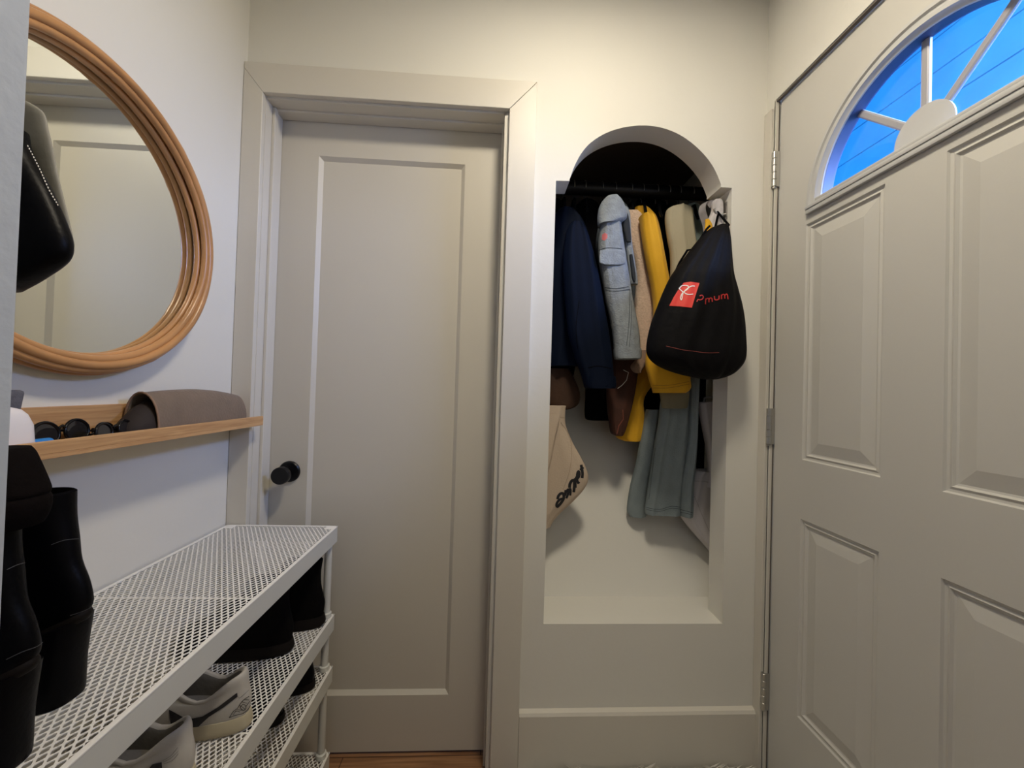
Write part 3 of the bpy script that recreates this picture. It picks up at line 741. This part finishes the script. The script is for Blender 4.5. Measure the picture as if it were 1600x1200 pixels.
for i, pxx in enumerate((880, 896, 913, 940, 960, 985, 1003, 1025, 1043, 1060, 1080)):
    X = at(pxx, 300, 1, ROD_Y).x
    ordn = ('first', 'second', 'third', 'fourth', 'fifth', 'sixth', 'seventh', 'eighth', 'ninth', 'tenth', 'eleventh')[i]
    if i == 0:
        h0.location.x = X; h0['label'] = 'slim black hanger, first from the left on the clothes rod'; continue
    c = h0.copy(); col.objects.link(c); c.location = (X, ROD_Y, ROD_Z); c['label'] = 'slim black hanger, %s from the left on the clothes rod' % ordn; c.rotation_euler = (0, 0, math.radians(random.uniform(-2, 2)))
    for ch in h0.children:
        d = ch.copy(); col.objects.link(d); d.parent = c
def G(name, label, cat, px, py, y, group=None):
    return thing(name, label, cat, at(px, py, 1, y), group)
# 1 black coats at far left
t = G('black_coat', 'black coat hanging at the far left end of the rod', 'coat', 868, 330, .20)
pxloft('body', [(318, 855, 874), (330, 848, 886), (360, 846, 892), (430, 846, 896), (520, 846, 900), (585, 846, 896), (600, 846, 880)], BLACKC, t, .315, .10, .08, 6)
t = G('dark_coat', 'black coat hanging between the navy jacket and the denim jacket', 'coat', 920, 322, .26)
pxloft('body', [(318, 905, 925), (326, 897, 937), (350, 895, 946), (400, 900, 956), (500, 912, 962), (600, 915, 962), (648, 914, 960), (656, 918, 956)], BLACKC, t, .305, .09, .10, 6)
# 2 navy jacket
t = G('navy_jacket', 'navy blue nylon jacket with its long sleeve hanging at the front left', 'jacket', 900, 330, .17)
pxloft('body', [(330, 872, 895), (345, 862, 910), (380, 858, 922), (450, 856, 930), (520, 856, 925), (560, 856, 915), (572, 858, 908)], NAVY, t, .205, .08, .16, 6)
slv = pxloft('sleeve', [(352, 890, 908), (365, 884, 917), (400, 880, 928), (440, 881, 937), (480, 884, 944), (520, 888, 951), (560, 899, 956), (585, 908, 958), (603, 913, 960)], NAVY, t, .12, .08, .16, 5)
cuf = pxloft('cuff', [(588, 911, 960), (592, 911, 961), (603, 913, 962), (607, 915, 960)], NAVY, t, .12, .087, .03, 5, res=3)
decal_strokes(slv, [(1.0, [(918, 575), (935, 572), (955, 576)]), (.9, [(905, 470), (900, 510), (903, 545)])], BLACKC, 'seam')
# 3 brown bag at left, and tote
t = G('brown_bag', 'dark brown suede bag hanging low in the left corner of the niche', 'bag', 880, 600, .2)
pxloft('body', [(576, 850, 888), (584, 846, 893), (600, 846, 901), (615, 847, 906), (628, 850, 905), (636, 857, 898), (640, 868, 885)], mat('brown_suede_bag', (.045, .018, .006), .8, bump=.4, bscale=60, var=.4, vscale=20), t, .235, .07, .05, 4)
t = G('canvas_tote', 'natural cotton tote bag with black lettering hanging in the left corner of the niche', 'bag', 880, 640, .16)
tote = pxloft('body', [(634, 836, 884), (645, 832, 883), (665, 828, 884), (690, 824, 894), (712, 820, 906), (730, 818, 915), (748, 817, 919), (764, 817, 912), (782, 817, 896), (800, 817, 876), (814, 818, 864), (822, 822, 860)], CANVAS, t, .155, .06, .10, 5, n=64)
decal_strokes(tote, [(.8, [(862, 649), (882, 653)]), (1.0, [(868, 662), (863, 690), (857, 715), (855, 740)]), (.8, [(876, 660), (889, 680), (893, 705), (890, 735), (880, 765)])], mat('canvas_seam', (.42, .32, .23), .9), 'seam')
pxloft('folded_strap', [(648, 854, 874), (655, 853, 874), (680, 850, 868), (710, 845, 862), (740, 838, 855), (765, 834, 848)], CANVAS, t, .112, .008, .05, 4, n=32)
def c3(x, y): return (850 + x / 10, 700 + y / 10)
def S(wd, pts): return (wd * 1.85, [c3(*p) for p in pts])
lt = [S(2.3, [(212, 800), (222, 755), (255, 715), (292, 708), (308, 745), (300, 800), (255, 870), (198, 925)]), S(2.0, [(298, 790), (255, 800), (212, 840), (192, 890), (205, 915), (240, 890), (268, 850)]),
      S(2.0, [(338, 655), (332, 700), (322, 745)]), S(1.9, [(328, 735), (348, 680), (378, 645), (385, 670), (370, 730), (348, 785)]), S(1.8, [(376, 690), (400, 640), (414, 650), (414, 700), (408, 742)]),
      S(2.4, [(396, 620), (405, 560), (432, 512), (462, 505), (474, 540), (472, 610), (464, 690)]),
      S(2.0, [(482, 470), (488, 540), (492, 620)]), S(2.0, [(488, 500), (502, 460), (518, 445)]),
      S(2.0, [(516, 480), (540, 455), (553, 410), (545, 368), (526, 375), (514, 430), (518, 500), (532, 545), (548, 525)]),
      S(2.3, [(578, 262), (590, 330), (600, 400), (594, 470)]), S(2.0, [(562, 345), (614, 300)])]
decal_strokes(tote, lt, PRINT, 'lettering', .0008, 1.0)
# 4 denim jacket
t = G('denim_jacket', 'bleached light denim jacket with chest pocket and red tag, hanging left of the cream fleece', 'jacket', 958, 312, .14)
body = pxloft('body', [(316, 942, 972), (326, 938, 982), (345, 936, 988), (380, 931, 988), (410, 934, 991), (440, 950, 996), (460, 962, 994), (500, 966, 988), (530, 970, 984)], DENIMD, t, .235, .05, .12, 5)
slv = pxloft('sleeve', [(328, 942, 962), (345, 940, 968), (370, 936, 972), (395, 935, 976), (420, 938, 980), (445, 943, 984), (470, 947, 988), (500, 954, 994), (525, 958, 998), (548, 960, 999)], DENIM, t, .115, .075, .07, 5, n=56)
pxloft('cuff', [(545, 959.5, 1000), (549, 959.5, 1001), (557, 960, 1001), (561, 961, 1000)], DENIM, t, .115, .085, 0, 5, res=3)
pxloft('collar', [(311, 945, 965), (316, 940, 971), (325, 936, 976), (337, 934, 979), (346, 934, 976), (352, 935, 962)], DENIM, t, .105, .07, .05, 4, res=4)
pxloft('front_edge', [(325, 966, 980), (334, 965, 984), (345, 970, 985), (370, 975, 986), (400, 979, 990), (425, 982, 994), (440, 983, 996), (445, 985, 996)], DENIM, t, .118, .030, .1, 4, res=4)
lin = mat('dark_jacket_lining', (.018, .022, .028), .85)
pxloft('lining', [(333, 971, 980), (338, 970.5, 982), (350, 973, 984), (365, 976, 985.5), (378, 979, 986)], lin, t, .099, .012, .05, 4, res=4)
pxloft('lining', [(398, 983.5, 988), (415, 985.5, 991), (432, 987.5, 993), (440, 990, 993)], lin, t, .099, .012, .05, 4, res=4)
pxloft('pocket_flap', [(391, 938, 970), (394, 937, 976), (404, 936.5, 977), (411, 937.5, 977), (414, 946, 972)], DENIM, t, .078, .010, 0, 4, res=3)
decal_strokes(slv, [(.9, [(936, 391), (950, 387), (972, 389)]), (1.1, [(945, 449), (962, 451), (982, 448)]), (.9, [(946, 453), (962, 455), (984, 452)]), (.9, [(984, 452), (983, 500), (979, 540)]), (.7, [(986, 470), (986, 510), (983, 542)])], DENIMD, 'seam')
decal_strokes(slv, [(1.2, [(962, 400), (963, 410)])], STITCH, 'buttonhole', .002)
decal_poly(slv, [(941, 367), (945, 364), (949, 366), (949, 372), (945, 376), (941, 375)], mat('red_tag', (.62, .16, .16), .6), 'brand_tag', .0012, 1.5)
# 5 cream fleece
t = G('fleece_jacket', 'cream fleece jacket hanging between the denim jacket and the yellow coat', 'jacket', 1000, 335, .18)
pxloft('body', [(332, 976, 996), (340, 974, 1004), (370, 978, 1009), (410, 991, 1014), (450, 994, 1021), (490, 989, 1022), (520, 994, 1018), (545, 997, 1013), (560, 998, 1010)], SHERPA, t, .182, .05, .08, 5)
pxloft('cuff_end', [(548, 996, 1012), (560, 994, 1011), (572, 984, 1007), (580, 988, 1001), (583, 994, 1000)], mat('brown_fleece', (.30, .20, .14), .9, bump=.5, bscale=120, var=.2), t, .175, .05, .05, 5, res=4)
# 6 yellow coat
t = G('yellow_coat', 'bright yellow wool coat hanging behind the black drawstring bag', 'coat', 1008, 330, .17)
pxloft('body', [(328, 988, 1008), (334, 986, 1018), (345, 988, 1026), (380, 994, 1034), (430, 1004, 1040), (500, 1005, 1040), (580, 990, 1030), (620, 972, 1006), (650, 966, 1006), (680, 962, 1006), (688, 972, 1000)], YELLOW, t, .275, .08, .10, 5)
ys_ = pxloft('sleeve', [(338, 1000, 1014), (346, 1001, 1024), (370, 1004, 1031), (410, 1011, 1039), (450, 1019, 1047), (490, 1022, 1062), (530, 1014, 1074), (565, 1009, 1076), (590, 1014, 1077), (606, 1019, 1078), (614, 1021, 1070)], YELLOW, t, .115, .07, .10, 4, n=56)
decal_strokes(ys_, [(.7, [(1020, 602), (1045, 602), (1077, 596)]), (.7, [(1021, 606), (1045, 606), (1077, 600)])], mat('ochre_seam', (.42, .20, .01), .8), 'seam')
# 7 rust fringe jacket
t = G('rust_jacket', 'dark rust suede jacket showing below the denim cuff', 'jacket', 965, 560, .2)
pxloft('body', [(540, 955, 1000), (580, 950, 996), (620, 948, 990), (660, 952, 980), (676, 955, 974), (680, 960, 970)], RUST, t, .205, .07, .10, 8)
bm = bmesh.new(); add_tube(bm, [at(x, y, 1, .15) for x, y in ((974, 578), (982, 582), (979, 594), (972, 602), (965, 607))], .0011, 6); wpart('drawcord', bm, STITCH, t)
bm = bmesh.new(); add_tube(bm, [at(x, y, 1, .155) for x, y in ((973, 640), (974, 655), (967, 665), (964, 678))], .0012, 6); wpart('fringe_strand', bm, mat('red_cord', (.25, .06, .03), .7), t)
# 8 black garment behind right of yellow
t = G('black_jacket', 'black jacket hanging between the yellow coat and the beige shirt', 'jacket', 1035, 310, .26)
pxloft('body', [(308, 1000, 1020), (316, 994, 1035), (330, 1000, 1048), (380, 1016, 1056), (450, 1020, 1060), (560, 1000, 1060), (640, 1006, 1030), (672, 1004, 1022)], BLACKC, t, .33, .05, .06, 6)
# 9 shirts
t = G('beige_shirt', 'pale beige shirt hanging left of the pale aqua shirt', 'shirt', 1065, 322, .2)
pxloft('body', [(324, 1052, 1070), (328, 1042, 1080), (345, 1040, 1083), (370, 1043, 1086), (400, 1048, 1090), (440, 1048, 1092), (520, 1046, 1090), (600, 1036, 1078), (630, 1036, 1074), (638, 1040, 1070)], BEIGE, t, .215, .06, .20, 7)
t = G('aqua_shirt', 'pale aqua shirt hanging against the right side of the niche', 'shirt', 1085, 322, .23)
pxloft('body', [(322, 1072, 1086), (326, 1068, 1092), (345, 1074, 1099), (370, 1080, 1105), (400, 1082, 1110), (440, 1082, 1112), (520, 1082, 1112), (560, 1080, 1108)], AQUA, t, .285, .06, .20, 7)
t = G('black_trousers', 'black trousers hanging behind the drawstring bag on the right', 'trousers', 1080, 560, .27)
pxloft('body', [(430, 1085, 1112), (520, 1080, 1114), (600, 1078, 1114), (660, 1086, 1114), (740, 1088, 1110), (790, 1090, 1106)], BLACKC, t, .345, .04, .06, 5)
t = G('khaki_garment', 'khaki cloth garment showing under the yellow sleeve', 'shirt', 1055, 610, .22)
pxloft('body', [(560, 1040, 1082), (600, 1030, 1078), (622, 1032, 1076), (635, 1034, 1074), (638, 1036, 1072)], OLIVE, t, .145, .035, .06, 5)
# 10 jeans
t = G('jeans', 'light wash jeans folded over a hanger, hems dangling above the ledge', 'trousers', 1050, 630, .18)
JY = .185
a_ = pxloft('leg', [(560, 1048, 1080), (620, 1034, 1079), (660, 1029, 1078), (700, 1022, 1076), (740, 1016, 1074), (780, 1010, 1072), (797, 1008, 1072), (803, 1009, 1071)], JEANS, t, JY, .055, .26, 5, n=64)
b_ = pxloft('leg', [(560, 1074, 1092), (600, 1077, 1091), (640, 1077, 1089), (680, 1076, 1088), (720, 1070, 1086), (760, 1063, 1083), (795, 1062, 1082), (806, 1064, 1081)], JEANS, t, JY - .02, .05, .2, 4, n=56)
c_ = pxloft('waist_panel', [(640, 1010, 1030), (690, 1000, 1025), (720, 995, 1022), (760, 985, 1016), (795, 980, 1012), (806, 983, 1008)], JEANS, t, JY + .06, .05, .10, 4)
decal_strokes(a_, [(.8, [(1010, 793), (1030, 796), (1050, 791), (1071, 794)]), (.7, [(1010, 796), (1030, 799), (1050, 794), (1071, 797)]), (.6, [(1024, 700), (1014, 780)])], DENIMD, 'hem_stitching')
decal_strokes(b_, [(.8, [(1063, 796), (1082, 801)]), (.7, [(1063, 800), (1081, 804)])], DENIMD, 'hem_stitching')
# 11 white cotton bag lower right
t = G('white_bag', 'white cotton bag hanging low against the right side of the niche', 'bag', 1100, 640, .2)
pxloft('upper_fold', [(628, 1096, 1122), (632, 1091, 1124), (660, 1096, 1126), (700, 1104, 1126), (730, 1107, 1126), (760, 1100, 1126)], WHITEF, t, .17, .05, .12, 5)
wb = pxloft('body', [(735, 1085, 1126), (745, 1078, 1128), (765, 1074, 1130), (785, 1070, 1130), (805, 1064, 1130), (820, 1073, 1130), (840, 1090, 1130), (858, 1106, 1130), (868, 1114, 1130)], WHITEF, t, .19, .07, .16, 5, n=64)
bm = bmesh.new(); add_tube(bm, [at(x, y, 1, .19) for x, y in ((1098, 634), (1101, 622), (1110, 620), (1120, 624), (1122, 636))], .004, 8); wpart('handle', bm, WHITEF, t, 60)
decal_strokes(wb, [(1.0, [(1082, 752), (1100, 752), (1113, 756)]), (.8, [(1085, 775), (1095, 800), (1108, 830)])], mat('cotton_crease', (.42, .39, .38), .9), 'seam')
# 12 drawstring bag in front
hk = bmesh.new(); hy = .03
add_tube(hk, [(NX1 - .001, hy, H + .615), (NX1 - .022, hy, H + .612), (NX1 - .036, hy, H + .618), (NX1 - .042, hy, H + .632)], .004, 10)
add_box(hk, NX1 - .003, NX1 - .0002, hy - .010, hy + .010, H + .595, H + .655, .001)
ho = obj('wall_hook', hk, STEEL); set_smooth(ho, 40); tag(ho, 'small metal hook on the right side of the niche opening', 'hook')
ps = thing('patterned_tote', 'white patterned cloth bag with yellow trim hanging behind the black drawstring bag', 'bag', at(1120, 340, 1, .02))
def ribbon(name, pts, wv, m, parent, th=.002):
    bm = bmesh.new(); W_ = Vector(wv); P = [Vector(p) for p in pts]
    sm = lofts([tuple(p) for p in P], 6); sheet(bm, [[Vector(p) - W_ / 2, Vector(p), Vector(p) + W_ / 2] for p in sm])
    bmesh.ops.solidify(bm, geom=bm.faces[:], thickness=th)
    return wpart(name, bm, m, parent, 60)
pat = mat('grey_flecked_cotton', (.55, .52, .52), .8, bump=.4, bscale=60, var=.35, vscale=45)
ribbon('strap', [at(1106, 372, 1, .075), at(1103, 350, 1, .07), at(1097, 330, 1, .065), at(1100, 318, 1, .06), at(1108, 315, 1, .05), at(1114, 322, 1, .045)], (.014, -.020, .004), pat, ps)
pxloft('body', [(314, 1114, 1124), (318, 1112, 1128), (330, 1112, 1129), (345, 1106, 1129), (360, 1104, 1130), (375, 1102, 1131), (420, 1098, 1134), (520, 1090, 1136)], pat, ps, .045, .035, .12, 5)
pxloft('yellow_trim', [(343, 1102, 1107), (350, 1102, 1112), (358, 1101, 1113), (366, 1100, 1110)], YELLOW, ps, .015, .014, .05, 4, res=3)
pxloft('yellow_side', [(354, 1139, 1142), (362, 1138, 1144.5), (380, 1137, 1144.5), (410, 1137, 1144), (520, 1136, 1143)], mat('straw_cloth', (.72, .50, .26), .8, bump=.2, bscale=80, var=.15), ps, .012, .012, .05, 4, res=3)
bag = thing('drawstring_bag', 'black nylon drawstring bag printed with a red square logo, hanging in front of the niche', 'bag', at(1105, 360, 1, -.04))
BYM = -.055
rows = [(351, 1124, 1137, .04, .12), (357, 1110, 1138.5, .035, .22), (366, 1099, 1139.5, .03, .35), (380, 1087, 1140, .02, .5), (405, 1068, 1141, .01, .66), (430, 1050, 1143, 0, .8), (455, 1038, 1149, 0, .9), (480, 1028, 1155, 0, .97), (505, 1019, 1159, 0, 1), (530, 1013, 1161, 0, 1), (550, 1012, 1162, 0, 1), (564, 1020, 1160, 0, .95), (575, 1037, 1153, 0, .85), (584, 1062, 1143, 0, .7), (590, 1088, 1130, 0, .45), (593, 1102, 1118, 0, .2)]
bb = pxloft('body', rows, BAGM, bag, BYM, .15, .085, 8, n=128, res=6, drift=2.2, e=2.2)
bm = bmesh.new(); add_tube(bm, [at(x, y, 1, -.03) for x, y in ((1052, 432), (1062, 410), (1074, 391), (1079, 390), (1082, 396), (1090, 380), (1104, 358), (1109, 353))], .0035, 8)
wpart('drawcord', bm, BLACKC, bag, 60)
bm = bmesh.new(); add_tube(bm, [at(1136, 355, 1, -.03), at(1139, 352, 1, -.01), (NX1 - .030, hy, H + .622)] + [(NX1 - .024, hy + .004, H + .620), at(1116, 362, 1, -.01)], .0035, 8)
wpart('hanging_loop', bm, BLACKC, bag, 60)
lg = decal_poly(bb, [(1068, 442), (1079, 440.5), (1093, 442.5), (1087, 461), (1081, 481), (1063, 479), (1046, 478), (1053, 464), (1061, 451)], REDP, 'red_logo_square', .0012, 2.0)
def d3(x, y): return (1020 + x / 6.67, 420 + y / 6.67)
D = lambda wd, pts: (wd, [d3(*p) for p in pts])
decal_strokes(bb, [D(1.5, [(282, 200), (300, 180), (330, 176), (362, 180), (374, 195), (362, 215), (335, 235), (318, 248), (300, 270), (290, 305), (297, 328), (306, 310), (310, 280), (316, 250), (300, 232), (275, 210), (282, 200)]),
                   D(1.5, [(436, 184), (410, 182), (385, 192), (358, 212), (330, 238), (338, 258), (372, 270), (420, 266)])], WHITEP, 'script_initials', .0022, 1.0)
decal_strokes(bb, [D(1.5, [(488, 285), (510, 276), (524, 292), (514, 316), (488, 326)]), D(1.5, [(458, 345), (470, 322), (488, 326)]),
                   D(1.6, [(545, 370), (548, 310)]), D(1.6, [(548, 322), (566, 308), (580, 315), (582, 350)]), D(1.6, [(582, 322), (598, 304), (614, 312), (618, 345)]),
                   D(1.6, [(640, 285), (644, 318), (660, 326), (684, 316), (688, 280)]), D(1.6, [(690, 320), (688, 280)]),
                   D(1.6, [(714, 318), (712, 270)]), D(1.6, [(713, 280), (728, 268), (744, 272), (748, 312)]), D(1.6, [(748, 282), (760, 266), (775, 272), (782, 318)])], REDL, 'red_lettering', .0012, 1.0)
decal_strokes(bb, [D(.7, [(140, 806), (220, 824), (320, 846), (420, 858), (520, 872), (600, 876), (690, 872)])], mat('dull_red_thread', (.28, .06, .05), .8), 'seam', .0012, 2)
# ================================================================== sneaker markings
def q5(x, y): return (160 + x / 4.21, 1000 + y / 4.21)
Q = lambda wd, pts: (wd, [q5(*p) for p in pts])
decal_poly(up2, [q5(*p) for p in [(440, 455), (470, 470), (560, 520), (660, 500), (760, 440), (885, 345), (888, 372), (800, 440), (700, 505), (640, 560), (605, 610), (500, 605), (455, 570)]], mat('black_side_panel', (.016, .015, .016), .5, bump=.2, bscale=70), 'side_panel', .0012, 2.0)
decal_strokes(up2, [Q(.8, [(835, 508), (860, 470), (890, 445), (905, 420), (930, 390), (962, 370)]), Q(.8, [(835, 508), (875, 492), (920, 482), (950, 460), (972, 430)]), Q(.7, [(860, 490), (880, 465), (905, 470)]), Q(.7, [(885, 455), (930, 460)]), Q(.8, [(905, 440), (925, 420), (945, 440), (925, 462), (905, 440)]), Q(.7, [(915, 405), (950, 415)]), Q(.7, [(930, 390), (962, 395)]), Q(.7, [(940, 440), (968, 400)]), Q(.7, [(900, 425), (940, 455)])], BPLAS, 'winged_emblem', .0012, 1.0)
decal_strokes(up2, [Q(.7, [(620, 606), (700, 600), (800, 570), (900, 530), (960, 480)]), Q(.6, [(885, 345), (900, 380), (960, 330)])], SNKD, 'seam', .001, 1.5)
decal_poly(up1, [q5(*p) for p in [(310, 842), (330, 815), (392, 800), (396, 842)]], bpy.data.materials['black_side_panel'], 'side_panel', .0012, 2.0)
decal_strokes(up1, [Q(.6, [(400, 790), (450, 760), (495, 705)]), Q(.6, [(402, 800), (450, 775), (498, 730)]), Q(.6, [(405, 812), (460, 790), (500, 745)])], SNKD, 'seam', .001, 1.5)
decal_strokes(hup, [(.8, [(110, 961), (130, 954), (148, 945)]), (.8, [(80, 851), (100, 844), (122, 842)])], mat('grey_edge', (.07, .07, .075), .6), 'seam', .001, 1.5)
decal_strokes(hupa, [(1.0, [(10, 1030), (35, 1018), (57, 1010), (70, 999)]), (1.0, [(10, 890), (28, 882), (48, 878)])], bpy.data.materials['grey_edge'], 'seam', .001, 1.5)
# ================================================================== RUG
rb = bmesh.new(); rx0, rx1, ry0, ry1 = .122, .868, -.86, -.022
add_box(rb, rx0 + .01, rx1 - .01, ry0 + .01, ry1 - .004, .001, .014, .003)
def blade(x, y, l, lean, yaw_):
    p0 = Vector((x, y, .010)); d = Vector((math.cos(yaw_) * lean, math.sin(yaw_) * lean, 1)).normalized()
    p1 = p0 + d * l * .6; p2 = p1 + (d + Vector((math.cos(yaw_), math.sin(yaw_), -.5)) * .7).normalized() * l * .4
    s = Vector((-math.sin(yaw_), math.cos(yaw_), 0)) * .0018; f = Vector((math.cos(yaw_), math.sin(yaw_), 0)) * .0014
    A = [rb.verts.new(p0 + v) for v in (s, -s, f)]; B = [rb.verts.new(p1 + v * .8) for v in (s, -s, f)]; T = rb.verts.new(p2)
    for k in range(3): rb.faces.new((A[k], A[(k + 1) % 3], B[(k + 1) % 3], B[k])); rb.faces.new((B[k], B[(k + 1) % 3], T))
for i in range(9000):
    dense = i < 4200
    x = random.uniform(rx0 + .008, rx1 - .008); y = random.uniform(ry1 - .06, ry1 - .001) if dense else random.uniform(ry0 + .01, ry1 - .07)
    blade(x, y, random.uniform(.022, .036) + (.022 if dense else 0) + .012 * max(0, math.sin(x * 40) * math.sin(x * 13 + 1)), random.uniform(.0, .45), random.uniform(PI * 1.0, 2 * PI) if dense else random.uniform(0, 2 * PI))
ro = obj('shag_rug', rb, SHAG); tag(ro, 'ivory shag rug pile against the baseboard under the niche', 'rug', kind='stuff')
